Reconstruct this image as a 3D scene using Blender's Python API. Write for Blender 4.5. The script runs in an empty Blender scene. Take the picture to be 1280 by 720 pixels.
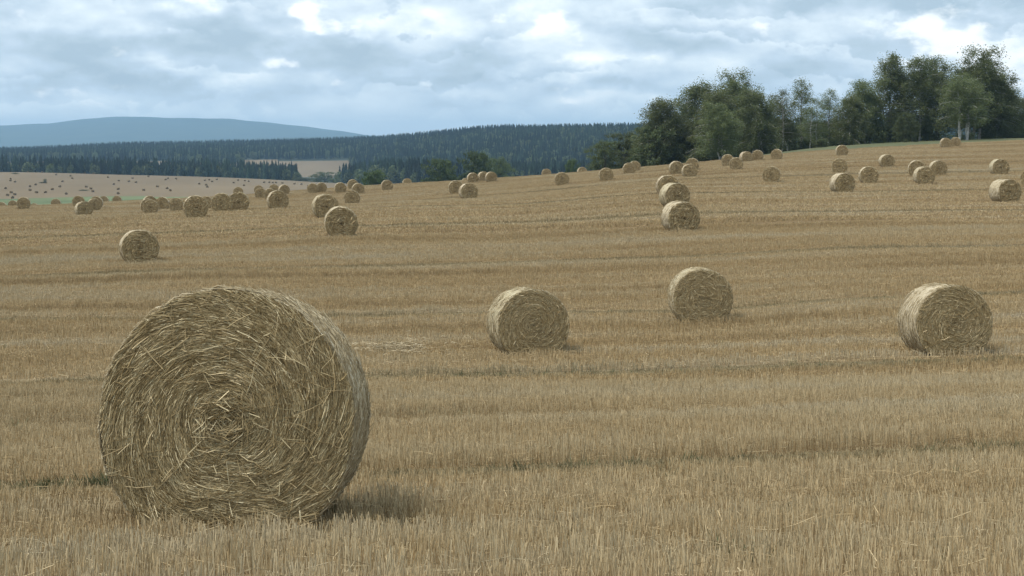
import bpy, math, random
import numpy as np
R = math.radians
random.seed(7)
rng = np.random.default_rng(11)
scn = bpy.context.scene
C = scn.collection
F_PX = 2133.0                       # focal length in pixels of a 1280 px wide picture
PITCH = math.atan(175 / F_PX)
SUN_AZ, SUN_EL = R(-108), R(62)       # azimuth from +Y towards +X, elevation

# ------------------------------------------------------------------ helpers
def tag(o, label=None, cat=None, group=None, kind=None):
    if label: o['label'] = label
    if cat: o['category'] = cat
    if group: o['group'] = group
    if kind: o['kind'] = kind
    return o

def mesh_np(name, V, F, mats=(), attrs=None, smooth=False):
    """V (n,3), F (m,k) with one k for all faces"""
    V = np.asarray(V, np.float32); F = np.asarray(F, np.int32)
    me = bpy.data.meshes.new(name)
    m, k = F.shape
    me.vertices.add(len(V)); me.vertices.foreach_set('co', V.ravel())
    me.loops.add(m * k); me.loops.foreach_set('vertex_index', F.ravel())
    me.polygons.add(m); me.polygons.foreach_set('loop_start', np.arange(0, m * k, k, dtype=np.int32))
    me.polygons.foreach_set('use_smooth', np.full(m, smooth))
    for mt in mats: me.materials.append(mt)
    for nm, arr in (attrs or {}).items():
        a = me.attributes.new(nm, 'FLOAT', 'POINT'); a.data.foreach_set('value', np.asarray(arr, np.float32))
    me.update(calc_edges=True); me.validate()
    return me

def link(name, data, parent=None, loc=(0, 0, 0), rz=0):
    o = bpy.data.objects.new(name, data); C.objects.link(o)
    o.location = loc; o.rotation_euler = (0, 0, rz)
    if parent: o.parent = parent
    return o

def copy_tree(root):
    r = root.copy(); C.objects.link(r)
    for ch in root.children:
        c = ch.copy(); C.objects.link(c); c.parent = r
    return r

def strands(P0, P1, P2, w, cols, taper=.6, lift=None):
    """thin three-sided straws through three points each -> V, F, attr"""
    n = len(P0)
    P = np.stack([P0, P1, P2], 1)                       # n,3,3
    T = P2 - P0; T /= np.linalg.norm(T, axis=1, keepdims=True) + 1e-9
    a = rng.normal(size=(n, 3)); A = np.cross(T, a); A /= np.linalg.norm(A, axis=1, keepdims=True) + 1e-9
    B = np.cross(T, A)
    rings = []
    for j, s in enumerate((1, 1, taper)):
        for q in range(3):
            an = q * 2 * math.pi / 3
            rings.append(P[:, j] + (A * math.cos(an) + B * math.sin(an)) * (w * .5 * s)[:, None])
    V = np.stack(rings, 1).reshape(-1, 3)
    base = (np.arange(n) * 9)[:, None]
    quads = []
    for j in range(2):
        for q in range(3):
            q2 = (q + 1) % 3
            quads.append(np.concatenate([base + j*3+q, base + j*3+q2, base + j*3+3+q2, base + j*3+3+q], 1))
    Fq = np.stack(quads, 1).reshape(-1, 4)
    return V, Fq, np.repeat(cols, 9)

# ------------------------------------------------------------------ materials
class NT:
    def __init__(s, name):
        s.m = bpy.data.materials.new(name); s.m.use_nodes = True
        s.t = s.m.node_tree; s.n = s.t.nodes; s.l = s.t.links
        s.b = s.n['Principled BSDF']; s.b.inputs['Roughness'].default_value = .85
        s.b.inputs['Specular IOR Level'].default_value = .2
    def add(s, t, **kw):
        n = s.n.new(t)
        for k, v in kw.items(): setattr(n, k, v)
        return n
    def set(s, sock, v):
        if isinstance(v, bpy.types.NodeSocket): s.l.new(v, sock)
        elif v is not None: sock.default_value = v
    def math(s, op, a, b=None, c=None, clamp=False):
        n = s.add('ShaderNodeMath', operation=op); n.use_clamp = clamp
        s.set(n.inputs[0], a); s.set(n.inputs[1], b)
        if c is not None: s.set(n.inputs[2], c)
        return n.outputs[0]
    def noise(s, vec, scale=1, detail=3, rough=.5, dist=0):
        n = s.add('ShaderNodeTexNoise'); s.set(n.inputs['Vector'], vec)
        n.inputs['Scale'].default_value = scale; n.inputs['Detail'].default_value = detail
        n.inputs['Roughness'].default_value = rough; n.inputs['Distortion'].default_value = dist
        return n.outputs['Fac']
    def comb(s, x, y, z=0.0):
        n = s.add('ShaderNodeCombineXYZ'); s.set(n.inputs[0], x); s.set(n.inputs[1], y); s.set(n.inputs[2], z)
        return n.outputs[0]
    def ramp(s, fac, stops):
        n = s.add('ShaderNodeValToRGB'); s.set(n.inputs[0], fac); e = n.color_ramp.elements
        while len(e) < len(stops): e.new(.5)
        for el, (p, c) in zip(e, stops):
            el.position = p; el.color = (*c, 1) if len(c) == 3 else c
        return n.outputs[0]
    def mix(s, f, a, b, blend='MIX'):
        n = s.add('ShaderNodeMix', data_type='RGBA', blend_type=blend)
        s.set(n.inputs[0], f)
        for sock, v in ((n.inputs[6], a), (n.inputs[7], b)):
            if isinstance(v, tuple) and len(v) == 3: v = (*v, 1)
            s.set(sock, v)
        return n.outputs[2]
    def maprange(s, v, a, b, c=0., d=1., smooth=True):
        n = s.add('ShaderNodeMapRange', interpolation_type='SMOOTHSTEP' if smooth else 'LINEAR')
        s.set(n.inputs[0], v)
        for i, q in enumerate((a, b, c, d)): s.set(n.inputs[i + 1], q)
        return n.outputs[0]
    def attr(s, name, inst=False):
        n = s.add('ShaderNodeAttribute', attribute_name=name)
        if inst: n.attribute_type = 'INSTANCER'
        return n.outputs['Fac']
    def bump(s, h, strength=.5, dist=.05):
        n = s.add('ShaderNodeBump'); n.inputs['Strength'].default_value = strength
        n.inputs['Distance'].default_value = dist; s.set(n.inputs['Height'], h)
        s.l.new(n.outputs[0], s.b.inputs['Normal'])
    def color(s, c):
        if isinstance(c, tuple): c = (*c, 1)
        s.set(s.b.inputs['Base Color'], c)

ROW = R(21)                                            # direction of the drill rows
CR, SR = math.cos(ROW), math.sin(ROW)
TRAM = ((13.2, .50), (28.6, .55), (43.5, .45), (60, .6), (84, .9), (112, 1.3), (150, 1.8))   # sprayer tracks across the rows: offset, half width

def field_nodes(t):
    """straw colour of the field by place: swaths along the rows; returns colour, p, q, mask of the tracks (weeds and painted-in shade)"""
    g = t.add('ShaderNodeNewGeometry'); sp = t.add('ShaderNodeSeparateXYZ'); t.l.new(g.outputs['Position'], sp.inputs[0])
    x, y = sp.outputs[0], sp.outputs[1]
    p = x                        # the rows swing round with distance: q counts across them
    m = t.math('ADD', .05, t.math('MULTIPLY', .45, t.math('POWER', 2.718, t.math('MULTIPLY', t.math('MAXIMUM', t.math('SUBTRACT', y, 10.), 0.), -1/10.))))
    q = t.math('SUBTRACT', y, t.math('MULTIPLY', x, m))
    n1 = t.noise(t.comb(t.math('MULTIPLY', p, .035), t.math('MULTIPLY', q, .42)), 1, 3, .55)
    n2 = t.noise(t.comb(t.math('MULTIPLY', p, .10), t.math('MULTIPLY', q, 1.35), 5.), 1, 3, .6)
    n3 = t.noise(t.comb(t.math('MULTIPLY', p, .010), t.math('MULTIPLY', q, .085), 9.), 1, 3, .6)
    s = t.math('ADD', t.math('MULTIPLY', n1, .4), t.math('ADD', t.math('MULTIPLY', n2, .34), t.math('MULTIPLY', n3, .26)))
    col = t.ramp(s, [(.42, (.25, .172, .078)), (.47, (.36, .252, .120)), (.51, (.405, .297, .156)), (.55, (.425, .338, .204)), (.61, (.41, .35, .245))])
    tr = None
    for off, hw in TRAM:
        d = t.math('ABSOLUTE', t.math('SUBTRACT', q, t.math('ADD', off, t.math('MULTIPLY', t.math('SUBTRACT', n1, .5), 1.2))))
        w = t.maprange(d, hw * .6, hw * 1.3, 1., 0.)
        tr = w if tr is None else t.math('MAXIMUM', tr, w)
    return col, p, q, tr, n1

def mat_field():
    t = NT('stubble_ground'); col, p, q, tr, n1 = field_nodes(t)
    g = t.add('ShaderNodeNewGeometry')
    soil = t.noise(g.outputs['Position'], 9, 5, .7)
    col = t.mix(t.maprange(soil, .35, .62, .0, .55), col, (.13, .088, .048))
    fib = t.noise(t.comb(t.math('MULTIPLY', p, .8), t.math('MULTIPLY', q, 4.)), 1, 5, .65)
    col = t.mix(t.maprange(fib, .35, .7, .0, .6), (.12, .085, .045), col)
    col = t.mix(t.math('MULTIPLY', tr, .55), col, (.125, .105, .058))  # tracks: soil tone, darkened to stand for shade among the stems
    t.color(col); t.b.inputs['Roughness'].default_value = 1; t.b.inputs['Specular IOR Level'].default_value = .05
    t.bump(fib, .5, .08)
    return t.m

def mat_stems(k=1.):
    t = NT('stubble_stems'); col, p, q, tr, n1 = field_nodes(t)
    r = t.attr('rnd'); h = t.attr('hgt')
    c = t.mix(t.maprange(r, 0, 1, .0, .75*k, False), col, (.51, .42, .26))
    c = t.mix(t.maprange(r, .0, .3, .55*k, 0., False), c, (.16, .105, .05))
    g = t.mix(t.maprange(r, .3, .7), (.12, .11, .055), (.20, .165, .095))
    c = t.mix(t.math('MULTIPLY', tr, .68), c, g)  # weedy green-brown in the tracks, with the shade of the gap painted in
    t.color(c); t.b.inputs['Roughness'].default_value = .7
    return t.m

def mat_straw(name, dark, light, pale, trans=0):
    t = NT(name); r = t.attr('rnd')
    c = t.ramp(r, [(0, dark), (.55, light), (.93, pale), (1, (min(1, pale[0]*1.4), min(1, pale[1]*1.4), min(1, pale[2]*1.45)))])
    t.color(c); t.b.inputs['Roughness'].default_value = .6; t.b.inputs['Specular IOR Level'].default_value = .3
    return t.m

def mat_face(name, tone=1.0, bump=.9, core_=.35):
    """coiled straw seen end on"""
    t = NT(name)
    tc = t.add('ShaderNodeTexCoord'); sp = t.add('ShaderNodeSeparateXYZ'); t.l.new(tc.outputs['Object'], sp.inputs[0])
    oi = t.add('ShaderNodeObjectInfo'); rnd = oi.outputs['Random']
    z = t.math('SUBTRACT', sp.outputs[2], .59)
    r = t.math('SQRT', t.math('ADD', t.math('POWER', sp.outputs[0], 2.), t.math('POWER', z, 2.)))
    th = t.math('ARCTAN2', z, sp.outputs[0])
    lump = t.noise(t.comb(sp.outputs[0], z, t.math('MULTIPLY', rnd, 30.)), 3, 3)
    rr = t.math('ADD', r, t.math('MULTIPLY', lump, .12))
    a = t.noise(t.comb(t.math('MULTIPLY', rr, 34.), t.math('MULTIPLY', t.math('ABSOLUTE', th), 3.2), t.math('MULTIPLY', rnd, 20.)), 1, 4, .65)
    b = t.noise(t.comb(t.math('MULTIPLY', rr, 9.), t.math('MULTIPLY', t.math('ABSOLUTE', th), 1.), t.math('MULTIPLY', rnd, 50.)), 1, 2, .5)
    k = t.math('ADD', t.math('MULTIPLY', a, .65), t.math('MULTIPLY', b, .35))
    c = t.ramp(k, [(.33, (.085*tone, .058*tone, .026*tone)), (.5, (.20*tone, .145*tone, .070*tone)), (.66, (.36*tone, .285*tone, .16*tone))])
    core = t.maprange(r, .02, .12, core_, 0.)
    c = t.mix(core, c, (.06, .04, .02))
    c = t.mix(t.maprange(rnd, 0, 1, 0, .25, False), c, (.26, .20, .115))
    t.color(c); t.bump(k, bump, .05)
    return t.m

def mat_net(name):
    """net-wrapped rim of the bale: straw wound round, under a pale net"""
    t = NT(name)
    tc = t.add('ShaderNodeTexCoord'); sp = t.add('ShaderNodeSeparateXYZ'); t.l.new(tc.outputs['Object'], sp.inputs[0])
    oi = t.add('ShaderNodeObjectInfo'); rnd = oi.outputs['Random']
    th = t.math('ARCTAN2', t.math('SUBTRACT', sp.outputs[2], .59), sp.outputs[0])
    y = sp.outputs[1]
    a = t.noise(t.comb(t.math('MULTIPLY', y, 60.), t.math('MULTIPLY', th, 5.), t.math('MULTIPLY', rnd, 20.)), 1, 4, .6)
    b = t.noise(t.comb(t.math('MULTIPLY', y, 5.), t.math('MULTIPLY', th, 1.3), t.math('MULTIPLY', rnd, 40.)), 1, 3, .6)
    k = t.math('ADD', t.math('MULTIPLY', a, .55), t.math('MULTIPLY', b, .45))
    c = t.ramp(k, [(.34, (.20, .145, .075)), (.5, (.40, .32, .20)), (.64, (.56, .48, .34))])
    wave = t.math('FRACT', t.math('MULTIPLY', y, 24.))
    line = t.math('GREATER_THAN', wave, .86)
    c = t.mix(t.math('MULTIPLY', line, .45), c, (.66, .64, .58))
    tint = t.maprange(rnd, .2, .9, 0., .35, False)
    c = t.mix(tint, c, (.37, .34, .19))
    t.color(c); t.bump(k, .6, .04); t.b.inputs['Roughness'].default_value = .6
    return t.m

def mat_simple(name, c1, c2, scale=1., rough=.9, stretch=None, detail=4):
    t = NT(name); g = t.add('ShaderNodeNewGeometry'); v = g.outputs['Position']
    if stretch:
        m = t.add('ShaderNodeMapping'); t.l.new(v, m.inputs[0]); m.inputs['Scale'].default_value = stretch; v = m.outputs[0]
    n = t.noise(v, scale, detail, .6)
    t.color(t.ramp(n, [(.3, c1), (.7, c2)])); t.b.inputs['Roughness'].default_value = rough
    return t.m

def mat_leaf(name, dark, mid, light, objvar=.2, patch=False):
    t = NT(name); r = t.attr('rnd'); oi = t.add('ShaderNodeObjectInfo')
    c = t.ramp(r, [(0, dark), (.6, mid), (1, light)])
    h = t.add('ShaderNodeHueSaturation'); t.l.new(c, h.inputs['Color'])
    vv = t.maprange(oi.outputs['Random'], 0, 1, 1 - objvar, 1 + objvar, False)
    if patch:
        g = t.add('ShaderNodeNewGeometry'); vv = t.math('MULTIPLY', vv, t.maprange(t.noise(g.outputs['Position'], .007, 3, .6), .38, .62, .6, 1.6))
    t.l.new(vv, h.inputs['Value'])
    t.l.new(t.maprange(oi.outputs['Random'], 0, 1, .49, .51, False), h.inputs['Hue'])
    t.color(h.outputs[0]); t.b.inputs['Roughness'].default_value = .6
    tr = t.add('ShaderNodeBsdfTranslucent'); t.l.new(h.outputs[0], tr.inputs[0])
    mx = t.add('ShaderNodeMixShader'); mx.inputs[0].default_value = .5
    t.l.new(t.b.outputs[0], mx.inputs[1]); t.l.new(tr.outputs[0], mx.inputs[2])
    t.l.new(mx.outputs[0], t.n['Material Output'].inputs[0])
    return t.m

M = dict(
    field=mat_field(), stems=mat_stems(), stems_far=mat_stems(.5),
    straw=mat_straw('bale_straw', (.15, .105, .045), (.36, .27, .135), (.60, .50, .30)),
    straw_soft=mat_straw('soft_straw', (.25, .18, .085), (.39, .295, .15), (.52, .42, .25)),
    rimstraw=mat_straw('rim_straw', (.20, .15, .08), (.40, .32, .19), (.62, .54, .38)),
    face=mat_face('coiled_straw', 1.5, .4, .15), faceN=mat_face('coiled_straw_near', .95), net=mat_net('net_wrap'),
    meadow=mat_simple('meadow', (.075, .10, .040), (.13, .16, .07), .03),
    verge=mat_simple('verge', (.06, .07, .03), (.12, .12, .055), .3),
    far=mat_simple('far_stubble', (.128, .094, .052), (.172, .128, .072), .012, stretch=(1, .3, 1)),
    ffloor=mat_simple('forest_floor', (.018, .026, .014), (.04, .05, .025), .02),
    mount=mat_simple('mountain_woods', (.022, .034, .018), (.055, .07, .034), .006, detail=8),
    bark=mat_simple('birch_bark', (.10, .09, .08), (.62, .60, .56), 2.2, stretch=(1, 1, 2.5)),
    white_bark=mat_simple('white_bark', (.25, .24, .22), (.62, .60, .56), 1.6, stretch=(1, 1, 2.5)),
    dark_bark=mat_simple('dark_bark', (.05, .04, .03), (.12, .10, .08), 3),
    leaf=mat_leaf('birch_leaves', (.08, .10, .038), (.155, .18, .076), (.22, .24, .115)),
    leaf_dark=mat_leaf('dark_leaves', (.07, .09, .037), (.12, .148, .064), (.17, .195, .10)),
    leaf_light=mat_leaf('willow_leaves', (.06, .085, .03), (.11, .145, .055), (.17, .20, .09)),
    needle=mat_leaf('needles', (.012, .022, .012), (.026, .042, .022), (.045, .065, .032), .45, True),
    weed=mat_leaf('weed_leaves', (.13, .15, .075), (.20, .215, .115), (.28, .27, .16)),
    tiny=mat_simple('weathered_straw', (.10, .075, .042), (.17, .13, .075), 3),
    wood=mat_simple('dark_wood', (.02, .014, .01), (.05, .035, .022), 30),
)

# ------------------------------------------------------------------ terrain
COLS = np.array([-600, 0, 150, 290, 430, 640, 850, 1050, 1280, 2000], float)
ROWS = [
 (0.5,  [-1.60]*10),
 (6,    [-1.80]*10),
 (9.3,  [-2.12]*10),
 (20,   [-3.15, -3.15, -3.15, -3.15, -3.15, -3.13, -3.1, -3.05, -3.0, -2.8]),
 (33,   [-4.2, -4.12, -4.08, -4.08, -4.05, -4.0, -3.97, -3.86, -3.78, -3.4]),
 (45,   [-4.5, -4.35, -4.3, -4.3, -4.28, -4.2, -4.15, -3.9, -3.75, -3.2]),
 (65,   [-4.8, -4.45, -4.33, -4.2, -4.1, -3.98, -3.72, -3.5, -3.4, -2.7]),
 (80,   [-5.0, -4.4, -4.2, -4.05, -3.82, -3.72, -3.35, -3.2, -3.15, -2.3]),
 (100,  [-5.3, -4.4, -4.15, -4.0, -3.80, -3.58, -3.07, -3.02, -2.9, -1.8]),
 (125,  [-5.9, -5.1, -4.9, -4.5, -4.15, -3.80, -2.9, -2.75, -2.55, -1.1]),
 (160,  [-6.8, -6.25, -6.2, -5.7, -5.25, -4.0, -2.75, -2.2, -1.9, 0.0]),
 (200,  [-7.8, -6.85, -6.75, -6.3, -5.6, -4.1, -2.35, -1.0, -.45, 1.4]),
 (240,  [-10, -8.35, -7.5, -6.75, -5.6, -4.2, -2.3, -.15, .65, 2.6]),
 (300,  [-13, -11.5, -10.2, -9.0, -7.8, -6.2, -3.6, .45, 1.75, 4.2]),
 (400,  [-17, -16, -14, -13, -12, -10, -7, -3, -1, 2]),
 (600,  [-22, -20.3, -19.2, -19, -19, -18, -14, -10, -8, -6]),
 (700,  [-23, -21.3, -20.4, -20.2, -21, -22, -18, -14, -12, -10]),
 (1000, [-22, -20.2, -20.6, -22, -24, -26, -24, -20, -18, -18]),
 (1300, [-18, -18.3, -20.1, -22.6, -26.8, -32, -28, -24, -22, -22]),
 (1500, [-32, -32, -32, -34, -36, -34, -24, -18, -18, -18]),
 (1800, [-30, -30, -31, -31, -33, -20, -2, 2, 2, 0]),
 (2000, [-24, -23, -23, -25, -31, -8, 12, 14, 14, 10]),
 (2300, [-20, -19.4, -19.4, -19, -19, 12, 17, 18, 18, 14]),
 (2600, [-18, -18.5, -14, -10, -5, 18, 17, 16, 16, 12]),
 (3000, [-16, -15.5, -7, -3, 2, 14, 10, 8, 8, 6]),
 (3500, [-16, -18, -14, -10, -6, 4, 4, 2, 0, 0]),
 (4500, [-20]*10), (18000, [-20]*10),
]
RD = np.log(np.array([r[0] for r in ROWS])); RZ = np.array([r[1] for r in ROWS], float)
MX = np.array([-900, -500, -200, 0, 60, 110, 160, 230, 290, 350, 400, 460, 520, 640, 800])
MYT = np.array([170, 166, 160, 157.5, 155, 148.5, 146.5, 147.5, 149.5, 154.5, 161, 168.5, 175, 184, 190])

def hermite(xs, Y, x):
    """cubic through table Y along axis 0 (monotone-limited tangents); x (n,), Y (k,n) or (k,)"""
    h = np.diff(xs); k = len(xs)
    if Y.ndim == 1: Y = np.repeat(Y[:, None], len(x), 1)
    d = np.diff(Y, axis=0) / h[:, None]
    m = np.zeros_like(Y)
    same = d[:-1] * d[1:] > 0
    w1 = (2*h[1:] + h[:-1])[:, None]; w2 = (h[1:] + 2*h[:-1])[:, None]
    with np.errstate(divide='ignore', invalid='ignore'):
        hm = (w1 + w2) / (w1 / d[:-1] + w2 / d[1:])
    m[1:-1] = np.where(same, np.nan_to_num(hm), 0)
    m[0] = d[0]; m[-1] = d[-1]
    i = np.clip(np.searchsorted(xs, x) - 1, 0, k - 2); j = np.arange(len(x))
    t = np.clip((x - xs[i]) / h[i], 0, 1); hh = h[i]
    return ((1+2*t)*(1-t)**2*Y[i, j] + t*(1-t)**2*hh*m[i, j] + t*t*(3-2*t)*Y[i+1, j] + t*t*(t-1)*hh*m[i+1, j])

def terr(x, y):
    x = np.atleast_1d(np.asarray(x, float)); y = np.atleast_1d(np.asarray(y, float))
    az = np.arctan2(x, y); r = np.hypot(x, y)
    azc = np.clip(az, R(-32), R(32))
    px = 640 + F_PX * np.tan(azc); D = np.maximum(r * np.cos(azc), .6)
    ld = np.log(D)
    per_col = np.stack([hermite(RD, RZ[:, c], ld) for c in range(len(COLS))], 0)
    z = hermite(COLS, per_col, np.clip(px, -600, 2000))
    # gentle unevenness of the field
    z = z + .035*np.sin(x*.31 + .5*y)*np.sin(y*.19 - .2*x) * np.clip((D-12)/20, 0, 1) + .03*np.sin(x*.09+1)*np.sin(y*.11) * np.clip((D-20)/20, 0, 1)
    top = -(np.interp(px, MX, MYT) - 185) / F_PX * 13000 + 2.5*np.sin(px*.05) + 1.5*np.sin(px*.13+2) + 20
    u = np.clip((D - 9000) / 4000, 0, 1); v = np.clip((16800 - D) / 3800, 0, 1)
    s = (u*u*(3-2*u)) * (v*v*(3-2*v))
    return np.where(D > 9000, z + (top - 20 - z) * s, z)

def tz(x, y): return float(terr(x, y)[0])

def ray(px, py):
    u = (px - 640) / F_PX; v = (360 - py) / F_PX
    dy = math.cos(PITCH) + v*math.sin(PITCH); dz = -math.sin(PITCH) + v*math.cos(PITCH)
    return u / dy, dz / dy                      # x and z per metre of depth y

def ground_at(px, py, D0=6., D1=330.):
    a, b = ray(px, py)
    D = np.geomspace(D0, D1, 3000)
    g = terr(a*D, D) - b*D
    idx = np.where((g[:-1] < 0) & (g[1:] >= 0))[0]
    if len(idx) == 0:
        return float(D[np.argmin(np.abs(g))])
    return float(D[idx[0] + 1])

# one polar grid, its cells shared out between the setting's surfaces
azs = np.concatenate([np.radians(np.arange(-180, -26, 6.)), np.radians(np.arange(-24, 24.01, .2)), np.radians(np.arange(30, 181, 6.))])
rs = np.concatenate([[.5], np.geomspace(3, 60, 60), np.geomspace(62, 420, 110), np.geomspace(430, 17800, 150)])
A, RR = np.meshgrid(azs, rs)
GX, GY = (np.sin(A)*RR).ravel(), (np.cos(A)*RR).ravel()
GZ = np.concatenate([terr(GX[i:i+4000], GY[i:i+4000]) for i in range(0, len(GX), 4000)])
na, nr = len(azs), len(rs)
I = np.arange(nr*na).reshape(nr, na)
quads = np.stack([I[:-1, :-1], I[:-1, 1:], I[1:, 1:], I[1:, :-1]], -1).reshape(-1, 4)[:, ::-1]
GV = np.stack([GX, GY, GZ], 1)
cen = GV[quads].mean(1)
az_c = np.clip(np.arctan2(cen[:, 0], cen[:, 1]), R(-32), R(32))
r_c = np.hypot(cen[:, 0], cen[:, 1])
px_c = 640 + F_PX*np.tan(az_c); D_c = r_c*np.cos(az_c)
EDX, EDD = [800, 870, 950, 1060, 1280], [330, 258, 244, 240, 266]
edge = np.interp(px_c, EDX, EDD)
cls = np.full(len(quads), 'valley_meadow', dtype=object)
cls[D_c < edge] = 'stubble_field'
cls[(D_c >= edge) & (D_c < 430) & (px_c > 820)] = 'grass_verge'
cls[(D_c > 720) & (D_c < 1420) & (px_c < 560)] = 'far_field'
cls[(D_c > 1420) & (D_c < 9000)] = 'forest_floor'
cls[(D_c > 1850) & (D_c < 2360) & (px_c < 455)] = 'distant_field'
cls[D_c >= 9000] = 'mountain'
for nm, mt in (('stubble_field', 'field'), ('grass_verge', 'verge'), ('valley_meadow', 'meadow'), ('far_field', 'far'),
               ('distant_field', 'far'), ('forest_floor', 'ffloor'), ('mountain', 'mount')):
    q = quads[cls == nm]; used, inv = np.unique(q, return_inverse=True)
    tag(link(nm, mesh_np(nm, GV[used], inv.reshape(-1, 4), [M[mt]], smooth=True)), kind='structure')

# ------------------------------------------------------------------ scatter by geometry nodes (only for what nobody could count)
hidden = bpy.data.collections.new('scatter_sources')        # never linked to the scene
def scatter(name, pts, rot, scl, idx, sources, label=None, kind='stuff'):
    col = bpy.data.collections.new(name + '_kinds')
    for k, (nm, me) in enumerate(sources):
        o = bpy.data.objects.new('%s_%02d' % (nm, k), me); col.objects.link(o)
    me = bpy.data.meshes.new(name); me.vertices.add(len(pts)); me.vertices.foreach_set('co', np.asarray(pts, np.float32).ravel())
    a = me.attributes.new('rot', 'FLOAT_VECTOR', 'POINT'); a.data.foreach_set('vector', np.asarray(rot, np.float32).ravel())
    a = me.attributes.new('scl', 'FLOAT_VECTOR', 'POINT'); a.data.foreach_set('vector', np.asarray(scl, np.float32).ravel())
    a = me.attributes.new('idx', 'INT', 'POINT'); a.data.foreach_set('value', np.asarray(idx, np.int32))
    o = link(name, me)
    ng = bpy.data.node_groups.new(name, 'GeometryNodeTree')
    ng.interface.new_socket('Geometry', in_out='INPUT', socket_type='NodeSocketGeometry')
    ng.interface.new_socket('Geometry', in_out='OUTPUT', socket_type='NodeSocketGeometry')
    n, l = ng.nodes, ng.links
    gi, go = n.new('NodeGroupInput'), n.new('NodeGroupOutput')
    ci = n.new('GeometryNodeCollectionInfo'); ci.inputs[0].default_value = col
    ci.inputs['Separate Children'].default_value = True; ci.inputs['Reset Children'].default_value = True
    ip = n.new('GeometryNodeInstanceOnPoints')
    def na_(nm, ty):
        x = n.new('GeometryNodeInputNamedAttribute'); x.data_type = ty; x.inputs[0].default_value = nm; return x.outputs[0]
    e2r = n.new('FunctionNodeEulerToRotation')
    l.new(na_('rot', 'FLOAT_VECTOR'), e2r.inputs[0])
    l.new(gi.outputs[0], ip.inputs['Points']); l.new(ci.outputs[0], ip.inputs['Instance'])
    ip.inputs['Pick Instance'].default_value = True
    l.new(na_('idx', 'INT'), ip.inputs['Instance Index'])
    l.new(e2r.outputs[0], ip.inputs['Rotation']); l.new(na_('scl', 'FLOAT_VECTOR'), ip.inputs['Scale'])
    l.new(ip.outputs[0], go.inputs[0])
    md = o.modifiers.new('scatter', 'NODES'); md.node_group = ng
    tag(o, kind=kind)
    if label: o['label'] = label
    return o

# ------------------------------------------------------------------ stubble
def stub_tile(size, per_m2, w, h, row=.125, lying=.12, seed=0, mat='stems'):
    global rng
    n = int(size*size*per_m2)
    nrow = max(1, int(round(size/row)))
    x = rng.uniform(-size/2, size/2, n); y = (rng.integers(0, nrow, n)+.5)/nrow*size - size/2 + rng.normal(0, row*.17, n)
    hh = h*rng.uniform(.6, 1.1, n)*(1+.25*np.sin(x*7/size + seed)); lean = rng.normal(0, .16, (n, 2))
    ww = w*rng.uniform(.6, 1.4, n)
    P0 = np.stack([x, y, np.full(n, -.04)], 1)
    P2 = P0 + np.stack([lean[:, 0]*hh, lean[:, 1]*hh, hh+.04], 1)
    nl = int(n*lying)
    if nl:
        k = rng.choice(n, nl, False); an = rng.uniform(0, 2*math.pi, nl); L = rng.uniform(.05, .22, nl)
        P0[k, 2] = rng.uniform(0, h*.55, nl)
        P2[k] = P0[k] + np.stack([np.cos(an)*L, np.sin(an)*L, rng.uniform(-.03, .05, nl)], 1)
    P1 = (P0+P2)/2 + rng.normal(0, .006, (n, 3))
    V, Fq, col = strands(P0, P1, P2, ww, rng.random(n), taper=.85)
    return mesh_np('stubble_tile', V, Fq, [M[mat]], dict(rnd=col, hgt=np.clip(V[:, 2]/h, 0, 1)))

def tramline(p, q):
    m = np.zeros_like(q)
    for off, hw in TRAM: m = np.maximum(m, np.clip(1.5 - np.abs(q-off)/hw, 0, 1))
    return m
def vnoise(p, q, s):
    a = np.sin(p*.13+s)*1.3; return (np.sin(q*2.1+a+s) + np.sin(q*.77+p*.11+s*2)*1.2 + np.sin(q*4.3-p*.23+s*3)*.6)/2.8
def mrow(y): return .05 + .45*np.exp(-np.maximum(y-10, 0)/10)
def tile_zone(name, D0, D1, step, tiles, hz, label, ROW):
    CR, SR = math.cos(ROW), math.sin(ROW)
    R0 = D1*1.08; g = np.arange(-R0, R0, step)
    P, Q = np.meshgrid(g, g); P = P.ravel(); Q = Q.ravel()
    x = P*CR - Q*SR; y = P*SR + Q*CR
    t = np.abs(x)/np.maximum(y, .1)
    ok = (y > D0) & (y <= D1) & (t < .335 + 2.2/np.maximum(y, 1))
    x, y, P, Q = x[ok], y[ok], P[ok], Q[ok]
    px = 640+F_PX*x/y; ed = np.interp(px, EDX, EDD)
    ok = y < ed - step; x, y, P, Q = x[ok], y[ok], P[ok], Q[ok]
    n = len(x); e = step*.5; WP, WQ = x, y - x*mrow(y)
    z = terr(x, y); sx = (terr(x+e, y)-terr(x-e, y))/(2*e); sy = (terr(x, y+e)-terr(x, y-e))/(2*e)
    # tilt to the slope, expressed in row axes
    sp_ = sx*CR + sy*SR; sq_ = -sx*SR + sy*CR
    rot = np.stack([np.arctan(sq_), -np.arctan(sp_), np.full(n, ROW) + np.where(rng.random(n) < .5, math.pi, 0)], 1)
    flip = rot[:, 2] > 1.5
    rot[flip, 0] *= -1; rot[flip, 1] *= -1
    hs = hz*(1 + .34*vnoise(WP, WQ, 1.3)) * (1 - .66*tramline(WP, WQ))*rng.uniform(.85, 1.12, n)
    scl = np.stack([np.ones(n), np.ones(n), np.clip(hs, .2, 1.6)], 1)
    scatter(name, np.stack([x, y, z], 1), rot, scl, rng.integers(0, len(tiles), n), [('stubble_tile', t_) for t_ in tiles], label)
    print(name, n)

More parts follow.
